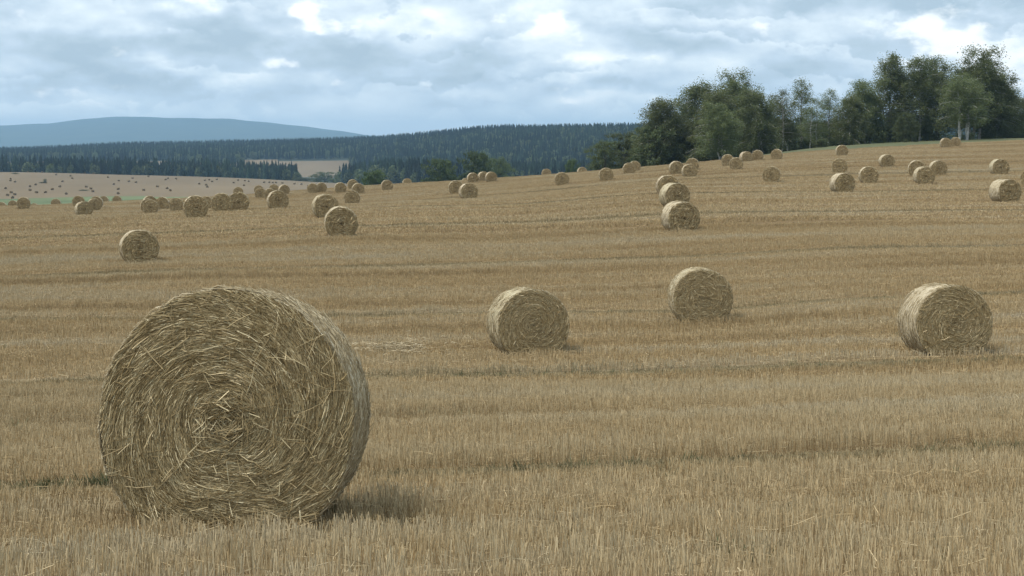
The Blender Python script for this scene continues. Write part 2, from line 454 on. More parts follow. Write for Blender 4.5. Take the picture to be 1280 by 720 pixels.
tile_zone('stubble', 6.6, 26, .5, [stub_tile(.54, 900, .0040, .115, lying=.07, seed=s) for s in range(8)], 1., 'cut straw stubble standing in rows near the camera', R(21))
tile_zone('stubble', 26, 75, 1.25, [stub_tile(1.3, 260, .0085, .125, lying=.12, seed=s, mat='stems_far') for s in range(5)], .95, 'straw stubble over the middle of the field', R(11))
tile_zone('stubble', 75, 268, 3., [stub_tile(3.1, 50, .022, .13, row=.25, lying=.15, seed=s, mat='stems_far') for s in range(4)], .75, 'straw stubble over the far part of the field', R(4))

# weeds in the sprayer tracks
def weed_mesh(seed):
    n = 16; an = rng.uniform(0, 2*math.pi, n); rad = rng.uniform(0, .10, n)
    P0 = np.stack([np.cos(an)*rad, np.sin(an)*rad, np.zeros(n)-.01], 1); L = rng.uniform(.04, .12, n); b = rng.uniform(0, 2*math.pi, n)
    P2 = P0 + np.stack([np.cos(b)*L*.45, np.sin(b)*L*.45, L], 1); P1 = (P0+P2)/2 + [0, 0, .01]
    V, Fq, c = strands(P0, P1, P2, rng.uniform(.003, .006, n), rng.random(n), .3)
    return mesh_np('weed', V, Fq, [M['weed']], dict(rnd=c))
pp = []
for off, hw, npt in ((13.2, .5, 60), (28.6, .4, 150), (43.5, .5, 40)):
    c0 = rng.uniform(-22, 26, 10) if off > 20 else np.array([-3.2, -2.7, -1.9, .3, .8, 1.3, 4.4, -3.4])
    for _ in range(npt):
        P = rng.choice(c0) + rng.normal(0, 1.8 if off > 20 else .35)
        x = P; y = off + rng.normal(0, hw*.5)
        for _k in range(20): y = .5*y + .5*(off + x*float(mrow(y)))
        if y > 7: pp.append((x, y, tz(x, y)))
for _ in range(120):
    y = rng.uniform(8, 40); x = y*rng.uniform(-.32, .32); pp.append((x, y, tz(x, y)))
pp = np.array(pp); n = len(pp)
s = rng.uniform(.6, 1.2, n)
scatter('weeds', pp, np.stack([np.zeros(n), np.zeros(n), rng.uniform(0, 6.3, n)], 1), np.stack([s, s, s], 1), rng.integers(0, 3, n),
        [('weed', weed_mesh(k)) for k in range(3)], 'low green weeds growing in the wheel tracks of the stubble')

# ------------------------------------------------------------------ bales
BW, BL, BC = .70, 1.20, .59           # radius, length, height of the middle
def profile(n, bulge=0.):
    th = np.linspace(0, 2*math.pi, n, endpoint=False)
    x = np.cos(th)*BW; z = np.sin(th)*BW*.985 + BC
    x = x*(1 + .025*np.clip(-np.sin(th), 0, 1))          # sags a little towards the ground
    z = np.where(z < .04, .04*np.exp((z-.04)*3)-.03, z)      # flattened where it lies
    lum = 1 + .008*np.sin(3*th+1) + .006*np.sin(7*th)
    return x*lum, (z-BC)*lum+BC

def rim_mesh(nseg=64, ny=9, rough=.008):
    x, z = profile(nseg); ys = np.linspace(-BL/2, BL/2, ny)
    V = []
    for y in ys:
        e = 1 - .018*(abs(y)/(BL/2))**6
        k = e + rng.normal(0, rough, nseg)*.6
        V.append(np.stack([x*k, np.full(nseg, y), (z-BC)*k + BC], 1))
    V = np.concatenate(V); i = np.arange(nseg); j = (i+1) % nseg
    Fq = np.concatenate([np.stack([r*nseg+i, r*nseg+j, (r+1)*nseg+j, (r+1)*nseg+i], 1) for r in range(ny-1)])
    return V, Fq

def face_mesh(nseg=64, nr_=14, rough=.012, out=-1):
    x, z = profile(nseg); V = []; rad = np.linspace(.02, .987, nr_)
    for r in rad:
        y = out*(BL/2 + .012*(1-r**3) - .03*max(0, r-.93)/.06*.5) + rng.normal(0, rough, nseg)*(r < .97) - out*.02*math.exp(-(r/.10)**2)
        V.append(np.stack([x*r, y, (z-BC)*r+BC], 1))
    V = np.concatenate(V); i = np.arange(nseg); j = (i+1) % nseg
    Fq = np.concatenate([np.stack([r*nseg+i, r*nseg+j, (r+1)*nseg+j, (r+1)*nseg+i], 1) for r in range(nr_-1)])
    if out > 0: Fq = Fq[:, ::-1]
    Fq = np.concatenate([Fq, np.array([[0, nseg//4, nseg//2, 3*nseg//4]])])
    return V, Fq

def face_straws(n, w, L, out=-1, rmin=.02, stray=.08, ring=False):
    """straws coiled round the middle of the end face"""
    px_, pz_ = profile(720)
    R_of = lambda th: np.interp(np.mod(th, 2*math.pi), np.linspace(0, 2*math.pi, 721), np.append(np.hypot(px_, pz_-BC), math.hypot(px_[0], pz_[0]-BC)))
    r = np.sqrt(rng.uniform(rmin**2, .985**2, n)); th = rng.uniform(0, 2*math.pi, n)
    loose = rng.random(n) < stray
    ln = L*rng.uniform(.35, 1.25, n); dev = rng.normal(0, .17, n) + .06 + .26*r**1.5; dev[loose] = rng.uniform(-1.6, 1.6, loose.sum())
    inner = r < .22; dev[inner] = rng.normal(0, .9, inner.sum()); ln[inner] *= .8
    dirn = np.where(rng.random(n) < .5, 1., -1.)
    y0 = BL/2 + .012*(1-r**3) - .015*np.exp(-(r/.10)**2)
    Ps = []
    for s_ in (-.5, 0, .5):
        a = th + dirn*s_*ln*np.cos(dev)/np.maximum(r*BW, .10)
        rr = r + dirn*s_*ln*np.sin(dev)/BW
        lim = np.where(loose, 1.02, 1.0 + .008*rng.random(n)); rr = np.clip(rr, 0, lim)
        Ro = R_of(a)*rr
        yy = y0 + rng.uniform(-.004, .018, n) + (loose*rng.uniform(0, .05, n)) * (s_+.5)
        Ps.append(np.stack([np.cos(a)*Ro, out*yy, np.sin(a)*Ro+BC], 1))
    k = np.where(inner)[0]; an = th[k] + math.pi/2 + rng.normal(0, .6, len(k)); hl = ln[k]*.55
    ctr = np.stack([np.cos(th[k])*r[k]*BW, -0*th[k], np.sin(th[k])*r[k]*BW*.8 + BC], 1); dv = np.stack([np.cos(an)*hl, rng.normal(0, .01, len(k)), np.sin(an)*hl*.7], 1)
    ctr[:, 1] = out*(y0[k] + rng.uniform(0, .022, len(k))); Ps[0][k] = ctr-dv; Ps[1][k] = ctr + rng.normal(0, .006, (len(k), 3)); Ps[2][k] = ctr+dv
    mid = (Ps[0]+Ps[2])/2; Ps[1] = np.where((np.linalg.norm(Ps[1]-mid, axis=1) > .03)[:, None], mid + (Ps[1]-mid)*.35, Ps[1])
    col = np.clip(rng.beta(2, 2.4, n) + .10*np.sin(r*34 + np.sin(th*2)) , 0, .93); col[rng.random(n) < .035] = 1.
    return strands(Ps[0], Ps[1], Ps[2], w*rng.uniform(.45, 1.5, n)*np.where(rng.random(n) < .06, 1.7, 1), col, .8)

def rim_straws(n, w, L):
    th = rng.uniform(0, 2*math.pi, n); y = rng.uniform(-.5, .5, n)*BL*.985
    edge_ = rng.random(n) < .35; y[edge_] = np.sign(rng.normal(size=edge_.sum()))*BL*.5*rng.uniform(.93, 1.0, edge_.sum())
    ln = L*rng.uniform(.3, 1.2, n); dev = rng.normal(0, .22, n); Ps = []
    for s_ in (-.5, 0, .5):
        a = th + s_*ln*np.cos(dev)/BW
        yy = np.clip(y + s_*ln*np.sin(dev), -BL*.515, BL*.515)
        rad = BW*(1.0 + rng.uniform(-.004, .012, n)) + (s_+.5)*rng.exponential(.006, n)
        x = np.cos(a)*rad; z = np.maximum(np.sin(a)*rad*.985 + BC, .02)
        x *= (1 + .025*np.clip(-np.sin(a), 0, 1))
        Ps.append(np.stack([x, yy, z], 1))
    return strands(Ps[0], Ps[1], Ps[2], w*rng.uniform(.6, 1.3, n), np.clip(rng.beta(2, 2, n), 0, .97), .8)

def join(parts):
    V = []; Fs = []; A_ = []; mi = []; off = 0
    for k, (v, f, *a) in enumerate(parts):
        V.append(v); Fs.append(np.asarray(f)+off); off += len(v)
        A_.append(a[0] if a else np.full(len(v), .5)); mi.append(np.full(len(f), k))
    return np.concatenate(V), np.concatenate(Fs), np.concatenate(A_), np.concatenate(mi)

def two_mat(name, parts, mats):
    V, Fq, a, mi = join(parts)
    me = mesh_np(name, V, Fq, mats, dict(rnd=a))
    if len(me.polygons) == len(mi): me.polygons.foreach_set('material_index', mi.astype(np.int32))
    return me

def make_bale(level):
    root = link('straw_bale', None)
    if level == 'hero':
        fa = two_mat('end_face', [face_mesh(160, 30, .006), face_straws(32000, .0035, .17, stray=.025)], [M['faceN'], M['straw']])
        fb = two_mat('end_face', [face_mesh(96, 20, .01, 1), face_straws(1500, .009, .2, 1)], [M['faceN'], M['straw']])
        rm = two_mat('net_wrap', [rim_mesh(160, 25, .006), rim_straws(9000, .0042, .2)], [M['net'], M['rimstraw']])
    elif level == 'mid':
        fa = two_mat('end_face', [face_mesh(96, 20, .010), face_straws(7000, .0075, .17, stray=.03)], [M['face'], M['straw_soft']])
        fb = two_mat('end_face', [face_mesh(64, 12, .012, 1)], [M['face']])
        rm = two_mat('net_wrap', [rim_mesh(96, 15, .008), rim_straws(1500, .009, .2)], [M['net'], M['rimstraw']])
    elif level == 'far':
        fa = two_mat('end_face', [face_mesh(48, 10, .02), face_straws(500, .017, .24, stray=.04)], [M['face'], M['straw_soft']])
        fb = two_mat('end_face', [face_mesh(32, 6, .02, 1)], [M['face']])
        rm = two_mat('net_wrap', [rim_mesh(48, 7, .012), rim_straws(160, .02, .25)], [M['net'], M['rimstraw']])
    a = link('end_face', fa, root); b = link('end_face', fb, root); c = link('net_wrap', rm, root)
    return root

B = 'straw bales spread over the stubble field'
# left, right, top, bottom of the bale in the picture; 'g' = its foot is seen, 't' = it stands just behind the brow; which side shows; label
BALES = [
 (121, 459, 357, 656, 'g', 'R', 'huge round straw bale close to the camera, loose straws bristling on its coiled face'),
 (608, 713, 359, 441, 'g', 'L', 'round bale alone beyond the dark wheel track, near the heap of spilt straw'),
 (836, 917, 335, 401, 'g', 'L', 'smallest of the three bales standing singly across the middle of the field'),
 (1125, 1245, 354, 441, 'g', 'L', 'round bale by the wheel track with torn tan straw on its pale shoulder'),
 (825, 876, 247, 288, 'g', 'L', 'front bale in the tight file of three receding up the slope'),
 (822.7, 863, 227, 257, 'g', 'L', 'middle bale in the tight file of three, its side greenish'),
 (819, 849, 219.6, 243, 'g', 'L', 'rearmost bale in the tight file of three, half hidden by the middle one'),
 (148, 198.5, 282, 327, 'g', 'L', 'single upright bale well behind the huge bale\'s top, alone on open stubble'),
 (405.5, 446.7, 256.7, 293.8, 'g', 'L', 'bale standing in front of a darker one, closest of the cluster below the round bushes'),
 (389, 424, 238, 269.6, 'g', 'L', 'darker bale just behind the shoulder of the bale below the round bushes'),
 (431, 449.8, 239.6, 256.7, 'g', 'L', 'small bale all face, alone between the overlapping pair and the three bales on the brow'),
 (229, 260.5, 241, 270.2, 'g', 'L', 'bale with a bright cream rim, largest of the row near the spruce belt'),
 (264, 290.5, 239.7, 263.5, 'g', 'L', 'dark faced bale leaning against its right neighbour in the row near the spruce belt'),
 (286, 311.5, 238, 262, 'g', 'L', 'bale peering out from behind the dark faced bale, a small one on its crown'),
 (290.5, 304.5, 233.6, 247, 't', 'L', 'little bale whose top alone shows above the paired dark faced bales'),
 (333.8, 361, 238, 260, 'g', 'L', 'front bale of the knot of six near the end of the spruce belt'),
 (332, 345, 236, 248.5, 'g', 'L', 'bale tucked behind the left flank of the knot\'s front bale'),
 (318.6, 333, 230.8, 246.6, 'g', 'L', 'squat bale standing just left of the knot of bales at the spruce belt\'s end'),
 (319, 330, 229.3, 241, 't', 'L', 'bale showing only a sliver of rim over the squat bale'),
 (338, 349, 229, 240, 't', 'L', 'bale behind the knot, its right side covered by the neighbour'),
 (348, 362.7, 227.8, 242, 'g', 'L', 'pale rimmed bale rising behind the knot\'s front bale'),
 (389, 398, 229, 240, 't', 'L', 'left one of two bales on the brow above the overlapping pair'),
 (397, 409, 228, 240, 't', 'L', 'right one of two bales on the brow, with a bright rim'),
 (425.5, 433, 228, 237, 't', 'L', 'narrow bale half covered at the left end of the trio on the brow'),
 (431.6, 448, 224.4, 237, 't', 'L', 'biggest bale of the trio on the brow beside the round bush'),
 (447, 455.5, 229, 238, 't', 'L', 'low bale ending the trio on the brow beside the round bush'),
 (91, 106, 242.7, 255.5, 196, 'L', 'brown bale against the green strip, above the lone low bale'),
 (109, 127, 246, 262.3, 176, 'L', 'bale with a broad white rim close to the green strip'),
 (116, 128, 244, 256, 190, 'L', 'bale seen as a white crescent behind the broad rimmed one'),
 (93.4, 116.4, 254.4, 268.3, 150, 'L', 'low wide bale at the front of the cluster before the green strip'),
 (127, 135.5, 245, 256, 't', 'L', 'sunken greenish bale between the white crescent one and the white edged one'),
 (140.6, 152, 244.7, 256, 't', 'L', 'bale sunk behind the brow with a white left edge, alone on the green strip'),
 (64, 78, 248, 260, 't', 'R', 'brow bale with its white rim on the far side, before the green strip'),
 (39, 48, 254, 262, 't', 'L', 'flat sliver of a bale almost hidden behind the brow'),
 (22.3, 37.8, 247.8, 260.6, 'g', 'L', 'full round dark bale near the picture\'s left border, tallest of the brow group there'),
 (9, 22, 250.6, 262, 't', 'L', 'white rimmed bale half below the brow beside the full round dark one'),
 (-3, 7.5, 252.5, 262, 't', 'L', 'bale cut by the picture\'s left border'),
 (178.6, 196, 242.7, 257, 188, 'L', 'hindmost bale of the three stacked up in view before the green strip'),
 (176, 194, 250.5, 265, 170, 'L', 'middle bale of the huddle of three, showing its left edge'),
 (179, 198, 255, 266.3, 156, 'L', 'low front bale of the huddle of three'),
 (195.6, 211, 252, 264, 178, 'L', 'small dull bale right of the huddle of three'),
 (212, 229.5, 247.8, 264.2, 166, 'L', 'dull greenish bale partly behind the one with the bright cream rim'),
 (254, 267, 252.5, 263, 'g', 'L', 'shaded bale glimpsed in the gap beside the one with the bright cream rim'),
 (481, 491.5, 225, 234, 't', 'L', 'bale alone on the brow in front of the dark spruces, the lower of two'),
 (503, 515, 221.8, 232, 'g', 'L', 'bale alone on the brow in front of the dark spruces, the taller of two'),
 (560.5, 579, 237, 252.3, 168, 'L', 'darker bale mostly behind its partner in the pair below the bushy trees'),
 (573, 598, 231.8, 251.5, 138, 'L', 'big flat faced bale of the pair below the bushy trees'),
 (580.5, 588, 222.4, 232, 't', 'L', 'chip of a bale just showing left of the trio before the bushy trees'),
 (588, 598.5, 216, 227, 't', 'L', 'left, bright edged bale of the three on the brow in front of the bushy trees'),
 (596.7, 612, 213, 225.5, 'g', 'L', 'central and broadest bale of the three on the brow in front of the bushy trees'),
 (610, 621.5, 215, 226, 't', 'L', 'right bale of the three on the brow in front of the bushy trees'),
 (676.7, 689, 210, 220.3, 'g', 'L', 'pale brown bale on the brow left of the front bale under the wooded ridge'),
 (693, 711.5, 215.5, 230.7, 'g', 'L', 'bale standing on the slope between two smaller ones on the brow under the wooded ridge'),
 (721, 733.5, 208, 218, 'g', 'L', 'bright rimmed bale on the brow below the low tree at the grove\'s end'),
 (748, 766.7, 210.7, 225.5, 'g', 'L', 'solitary bale in front of the low leafy tree at the grove\'s left end'),
 (777.8, 794.5, 205, 218, 'g', 'L', 'front bale of the slanting pair at the grove\'s left end'),
 (785.5, 800.5, 200.7, 213.8, 'g', 'L', 'rear bale of the slanting pair at the grove\'s left end'),
 (835.5, 854.5, 201.5, 216.7, 'g', 'L', 'broad bale at the left of the three touching in view under the weeping birches'),
 (857, 873, 197, 212, 'g', 'L', 'upper bale of the three touching in view under the weeping birches'),
 (851, 871.5, 207, 222, 'g', 'L', 'lower bale of the three touching in view under the weeping birches'),
 (873.5, 887, 197, 206, 'g', 'S', 'whitish bale turned sideways on the brow at the foot of the birches'),
 (901, 917, 192.8, 207, 'g', 'L', 'broad rimmed bale at the left end of the line along the grove'),
 (911, 928, 198.8, 211.9, 'g', 'L', 'bale standing in front of the line along the grove'),
 (918.5, 930, 191, 202, 'g', 'L', 'tan bale squeezed between two others in the line along the grove'),
 (928, 940.7, 190, 202, 'g', 'L', 'bright rimmed middle bale in the line along the grove'),
 (939, 953, 190, 200.6, 'g', 'L', 'brown bale at the right end of the touching line along the grove'),
 (963, 976.7, 188, 199.4, 'g', 'L', 'bale alone on the edge in front of the bluish gap in the grove'),
 (953, 974.4, 208.7, 227, 'g', 'L', 'bale alone on the open slope below the bluish gap in the grove'),
 (1043, 1059, 182, 194.5, 'g', 'L', 'highest bale in the column of three, right by the grass verge'),
 (1038.6, 1058, 198.8, 215.3, 'g', 'L', 'middle bale in the column of three below the grass verge'),
 (1035, 1069, 214.7, 239, 'g', 'L', 'lowest and largest bale in the column of three below the grass verge'),
 (1072, 1097.6, 210, 228.2, 'g', 'L', 'bale beside the column of three, a little up the slope from its lowest one'),
 (1096.6, 1117.5, 192, 208.2, 'g', 'L', 'single bale on the upper slope between the column of three and the cluster of three'),
 (1134, 1155.7, 199.8, 219, 'g', 'L', 'rear bale of the cluster of three on the upper slope, partly covered'),
 (1140, 1168, 207, 228.8, 'g', 'L', 'front bale of the cluster of three on the upper slope'),
 (1159, 1183, 200, 219, 'g', 'L', 'right bale of the cluster of three on the upper slope'),
 (1172.7, 1187.6, 174.4, 184.4, 'g', 'L', 'lower of the two bales touching at the foot of the white birch trunks'),
 (1186, 1199, 172, 183, 'g', 'L', 'upper of the two bales touching at the foot of the white birch trunks'),
 (1235, 1260, 198, 217, 'g', 'L', 'bale directly uphill from the large wide rimmed bale by the right border'),
 (1233.7, 1277.5, 218, 250.5, 'g', 'L', 'large bale with a wide greenish side near the picture\'s right border'),
 (1277, 1300, 217, 233, 'g', 'L', 'bale sliced by the picture\'s right border'),
]
protos = {k: [make_bale(k) for _ in range(n_)] for k, n_ in (('hero', 1), ('mid', 3), ('far', 5))}
fresh = {id(o): True for v in protos.values() for o in v}
occupied = []
for bi, (x0, x1, yt, yb, mode, side, label) in enumerate(BALES):
    xm = (x0+x1)/2
    if not isinstance(mode, str): D = float(mode)
    elif mode == 'g':
        D = ground_at(xm, yb, 6)
        D = ground_at(xm, yb + .05*F_PX/D, 6, 320)
        if D > 50:
            w_, h_ = x1-x0, yb-yt; fe = min(w_, max(h_/.92, w_*.8)); DD = np.geomspace(45, 330, 1200); a, b = ray(xm, 300)
            aa = (xm-640)/F_PX; yy = 185 - terr(aa*DD, DD)/DD*F_PX - .06*F_PX/DD
            D = float(DD[np.argmin(((yy-yb)/1.5)**2 + (np.log(DD/(2*BW*F_PX/fe))/.10)**2)])
    else:
        Ds = np.linspace(195, 330, 400); a, b = ray(xm, yt)
        g = terr(a*Ds, Ds) + BC + BW*.985 - b*Ds
        i = np.argmin(np.abs(g) + (Ds-195)*.0005); D = float(Ds[i])
    if bi == 0: D = 9.32
    fw = 2*BW*F_PX/D; fwr = 2*BW*F_PX/(D+BL)
    if side == 'L':
        cf = x1 - fw/2; rc = x0 + fwr/2
    else:
        cf = x0 + fw/2; rc = x1 - fwr/2
    if bi == 0: cf = 277.5; rc -= 4
    X1 = (cf-640)/F_PX*D; X2 = (rc-640)/F_PX*(D+BL*.95)
    dx = max(-.62*BL, min(.62*BL, X2-X1))
    if mode == 't' or (x1-x0) < fw*.9: dx = -.15*BL
    if side == 'S': dx = -.9*BL
    yaw = math.asin(-dx/BL)
    if side == 'S': X1 += .2
    cx = X1 - math.sin(yaw)*BL/2; cy = D + math.cos(yaw)*BL/2
    for _ in range(12):                                  # no two bales inside one another
        hit = [o for o in occupied if math.hypot(o[0]-cx, o[1]-cy) < 1.75]
        if not hit: break
        k = 1.0 + .5/cy; cx *= k; cy *= k
    occupied.append((cx, cy))
    kind = 'hero' if D < 14 else 'mid' if D < 55 else 'far'
    pr = protos[kind][bi % len(protos[kind])] if kind != 'mid' else protos[kind][(bi-1) % 3]
    if fresh.pop(id(pr), False): o = pr
    else: o = copy_tree(pr)
    z = tz(cx, cy)
    o.location = (cx, cy, z - .02); 
    ux, uy = -math.sin(yaw), math.cos(yaw); sl = (tz(cx+ux*.6, cy+uy*.6) - tz(cx-ux*.6, cy-uy*.6))/1.2
    o.rotation_euler = (math.atan(sl) + random.uniform(-.01, .01), 0, yaw)
    sc_ = random.uniform(.98, 1.03) if bi > 3 else 1
    o.scale = (sc_,)*3 if bi else (1.0, 1, 1.065)
    tag(o, label, 'straw bale', B)
    print('bale %2d D=%.1f fw=%.0f w=%.0f yaw=%.0f' % (bi, D, fw, x1-x0, math.degrees(yaw)))

# tiny bales over the far hillside across the valley
def tiny_mesh():
    v1, f1 = rim_mesh(16, 2, 0); v2, f2 = face_mesh(16, 2, 0, -1); v3, f3 = face_mesh(16, 2, 0, 1)
    return two_mat('tiny_bale', [(v1, f1), (v2, f2), (v3, f3)], [M['face'], M['face'], M['face']])
tm = tiny_mesh(); [tm.materials.__setitem__(k_, M['tiny']) for k_ in range(3)]
TINY = [(13.3,223.6),(18.7,227.5),(13,226),(7,235.8),(14,241),(9.4,244.4),(18.4,243.4),(15.6,247.5),(37.5,233.3),(44.5,231),(37.5,238),(45.6,240.8),
 (56.6,240.8),(65.3,236.9),(74.7,233.4),(78,227),(70,218.4),(88,220),(90.3,223),(82.8,242.8),(107.8,233.8),(113.6,236),(116,239.5),(135,221.7),(148.4,226),
 (142.2,230.6),(147.7,236.6),(147.7,242.3),(161,226.9),(165.6,222.8),(169.8,228),(179.7,238),(196.6,233.4),(34.7,215),(52.7,215.3),(117,217),(106,216.6),
 (185.5,220.6),(208.8,235.8),(213,238.4),(210,223),(207,224.7),(220,223.5),(249,230),(256,225.6),(257.7,231.4),(259,234),(261.5,224.9),(265,227),(271,224.4),
 (292,228.6),(297.5,225.3),(306,226),(305,232),(310.8,226.8),(330,228),(336.6,228),(341,228.5),(345,228.4),(353,229),(368,230),(376.7,230.3),(385.5,232.5),(421,235)]
for px, py in TINY:
    D = ground_at(px, py+.6, 640, 1400); a, b = ray(px, py)
    o = link('straw_bale', tm, loc=(a*D, D, tz(a*D, D)-.02), rz=random.uniform(-.9, 1.1))
    tag(o, 'tiny straw bale, a mere speck on the pale hillside across the valley', 'straw bale', 'tiny bales on the far hillside'); o.scale = (.85,)*3

# stick leaning out of the stubble before the huge bale, and the spilt straw
D = ground_at(340, 676); a, b = ray(340, 676); x, y = a*D, D; z = tz(x, y)
P0 = np.array([[x, y, z-.02]]*3); P2 = P0 + [[.022, .0, .135], [.05, .02, .09], [-.03, .01, .06]]; P1 = (P0+P2)/2 + [.004, 0, 0]
V, Fq, c = strands(P0, P1, P2, np.array([.028, .012, .010]), np.array([.5]*3), .8)
me = mesh_np('broken_stick', V - [x, y, z], Fq, [M['wood']])
tag(link('broken_stick', me, loc=(x, y, z)), 'short dark broken stick upright in the stubble at the foot of the huge bale', 'stick')

def heap(px, py, rx, ry, n, label):
    D = ground_at(px, py); a, b = ray(px, py); x, y = a*D, D; z = tz(x, y)
    u = rng.normal(0, .45, (n, 2))*np.where(rng.random(n) < .35, 2.4, .9)[:, None]; r2 = (u**2).sum(1)
    P = np.stack([u[:, 0]*rx, u[:, 1]*ry, .10 + .13*np.exp(-r2*2)*rng.random(n)], 1)
    an = rng.uniform(0, 2*math.pi, n); L = rng.uniform(.06, .22, n)
    Dv = np.stack([np.cos(an)*L, np.sin(an)*L*.6, rng.normal(0, .02, n)], 1)
    V, Fq, c = strands(P-Dv/2, P+[0, 0, .012], P+Dv/2, rng.uniform(.006, .012, n), rng.uniform(.1, .8, n), .8)
    tag(link('spilt_straw', mesh_np('spilt_straw', V, Fq, [M['rimstraw']], dict(rnd=c)), loc=(x, y, z)), label, 'straw heap')
heap(492, 443, .75, 1.0, 900, 'pale heap of spilt straw between the huge bale and the lone round bale')
heap(640, 384, .5, .8, 130, 'thin scatter of pale straw just behind the round bale in the field\'s middle')

# ------------------------------------------------------------------ trees
def tube(path, rad, seg=7):
    path = np.asarray(path, float); V = []; n = len(path)
    for i in range(n):
        t = path[min(i+1, n-1)] - path[max(i-1, 0)]; t /= np.linalg.norm(t)+1e-9
        a = np.cross(t, [0.3, 1, .1]); a /= np.linalg.norm(a); b = np.cross(t, a)
        for q in range(seg):
            an = q*2*math.pi/seg; V.append(path[i] + (a*math.cos(an)+b*math.sin(an))*rad[i])
    V = np.array(V); Fq = []
    for i in range(n-1):
        for q in range(seg):
            q2 = (q+1) % seg; Fq.append((i*seg+q, i*seg+q2, (i+1)*seg+q2, (i+1)*seg+q))
    return V, np.array(Fq)

def leaves(P, size, rnd):
    n = len(P); a = rng.normal(size=(n, 3)); a /= np.linalg.norm(a, axis=1, keepdims=True)
    b = np.cross(a, rng.normal(size=(n, 3))); b /= np.linalg.norm(b, axis=1, keepdims=True)
    s = (size*rng.uniform(.6, 1.3, n))[:, None]
    V = np.stack([P-a*s*.5, P+b*s*.35, P+a*s*.6, P-b*s*.35], 1).reshape(-1, 3)
    return V, np.arange(n*4).reshape(-1, 4), np.repeat(rnd, 4)

def tree_meshes(h=15., w=3.2, base=.22, nl=62, nleaf=17000, size=.15, droop=1.0, stems=1, leaf='leaf', bark='bark', top_round=.5, seed=0, weep=1.0):
    """trunk(s) with limbs; leaves hang on twigs from the limbs"""
    tv = []; twigs = []
    for st in range(stems):
        lean = rng.normal(0, .05, 2); off = rng.normal(0, .35, 2) if stems > 1 else np.zeros(2)
        hh = h*(1 if st == 0 else rng.uniform(.75, .95))
        zs = np.linspace(-.3, hh*.96, 12)
        wob = np.cumsum(rng.normal(0, .09, (12, 2)), 0)
        path = np.stack([off[0]+lean[0]*zs+wob[:, 0], off[1]+lean[1]*zs+wob[:, 1], zs], 1)
        tv.append(tube(path, .17*(1-zs/hh*.93)*(h/15), 8))
        for k in range(nl//stems):
            f = base + (1-base)*(k+rng.random())/(nl/stems); f = min(f, .97)
            z0 = f*hh; p0 = np.array([np.interp(z0, zs, path[:, 0]), np.interp(z0, zs, path[:, 1]), z0])
            u = (f-base)/(1-base)
            prof = (np.sin(math.pi*min(1, (u*.66+.22))**.8))**top_round if u > .0 else .5
            an = k*2.4 + rng.uniform(-.6, .6); L = w*(.25+.85*prof)*rng.uniform(.55, 1.18)*(1.0-.45*max(0, u-.75)/.25)
            rise = rng.uniform(.35, .9)*(.6+.7*u)
            m = 6; pts = [p0]
            for j in range(1, m+1):
                t = j/m; out = L*t
                pts.append(p0 + np.array([math.cos(an)*out, math.sin(an)*out, L*(rise*t - droop*.55*t*t)]) + rng.normal(0, .06, 3))
            pts = np.array(pts); pts[:, 2] = np.minimum(pts[:, 2], h*1.02)
            tv.append(tube(pts, np.linspace(.05, .012, m+1)*(1.25-.6*u), 4))
            for q in range(rng.integers(7, 12)):
                t = rng.uniform(.22, 1)**.8; s_ = t*m; i0 = min(int(s_), m-1); b = pts[i0] + (pts[i0+1]-pts[i0])*(s_-i0)
                twigs.append((b + rng.normal(0, .25, 3), rng.uniform(.3, 1.0)*weep, rng.uniform(.15, .5)))
    tw = np.array([t[0] for t in twigs]); dl = np.array([t[1] for t in twigs]); sp = np.array([t[2] for t in twigs])
    keep = rng.random(len(tw)) < .9; tw, dl, sp = tw[keep], dl[keep], sp[keep]
    c = rng.integers(0, len(tw), nleaf)
    P = tw[c] + rng.normal(0, 1, (nleaf, 3))*(sp[c]*np.array([[1], [1], [1]]) if False else sp[c])[:, None]
    P[:, 2] -= rng.random(nleaf)*dl[c]*1.3
    P[:, 2] = np.maximum(P[:, 2], .35)
    tone = rng.random(len(tw))
    V, Fq, col = leaves(P, size, np.clip(tone[c]*.55 + rng.random(nleaf)*.45, 0, 1))
    crown = mesh_np('crown', V, Fq, [M[leaf]], dict(rnd=col))
    TV, TF, _, _ = join(tv)
    return mesh_np('trunk', TV, TF, [M[bark]], smooth=True), crown

VAR = {
 'weeping': [tree_meshes(15, 3.4, .04, 96, 44000, .19, 1.3, 2, top_round=.4, weep=2.1) for _ in range(2)],
 'tall':    [tree_meshes(15, 2.9, .16, 80, 32000, .18, .9, 2, top_round=.5, weep=1.4) for _ in range(2)],
 'open':    [tree_meshes(15, 2.6, .18, 60, 12000, .17, .7, 2, top_round=.6, weep=.8) for _ in range(2)],
 'round':   [tree_meshes(15, 3.7, .20, 100, 44000, .19, 1.0, 3, top_round=.35, weep=1.5)],
 'stems':   [tree_meshes(15, 3.0, .36, 70, 26000, .18, .9, 4, bark='white_bark', top_round=.5, weep=1.3)],
 'low':     [tree_meshes(15, 6.2, .03, 84, 20000, .30, .9, 3, leaf='leaf_dark', bark='dark_bark', top_round=.5, weep=.9)],
 'shrub':   [tree_meshes(15, 8.5, .02, 90, 16000, .55, .8, 3, leaf='leaf_light', bark='dark_bark', top_round=.4, weep=1.)],
 'spruce':  None,
}
GROVE = 'trees of the grove at the field\'s edge'
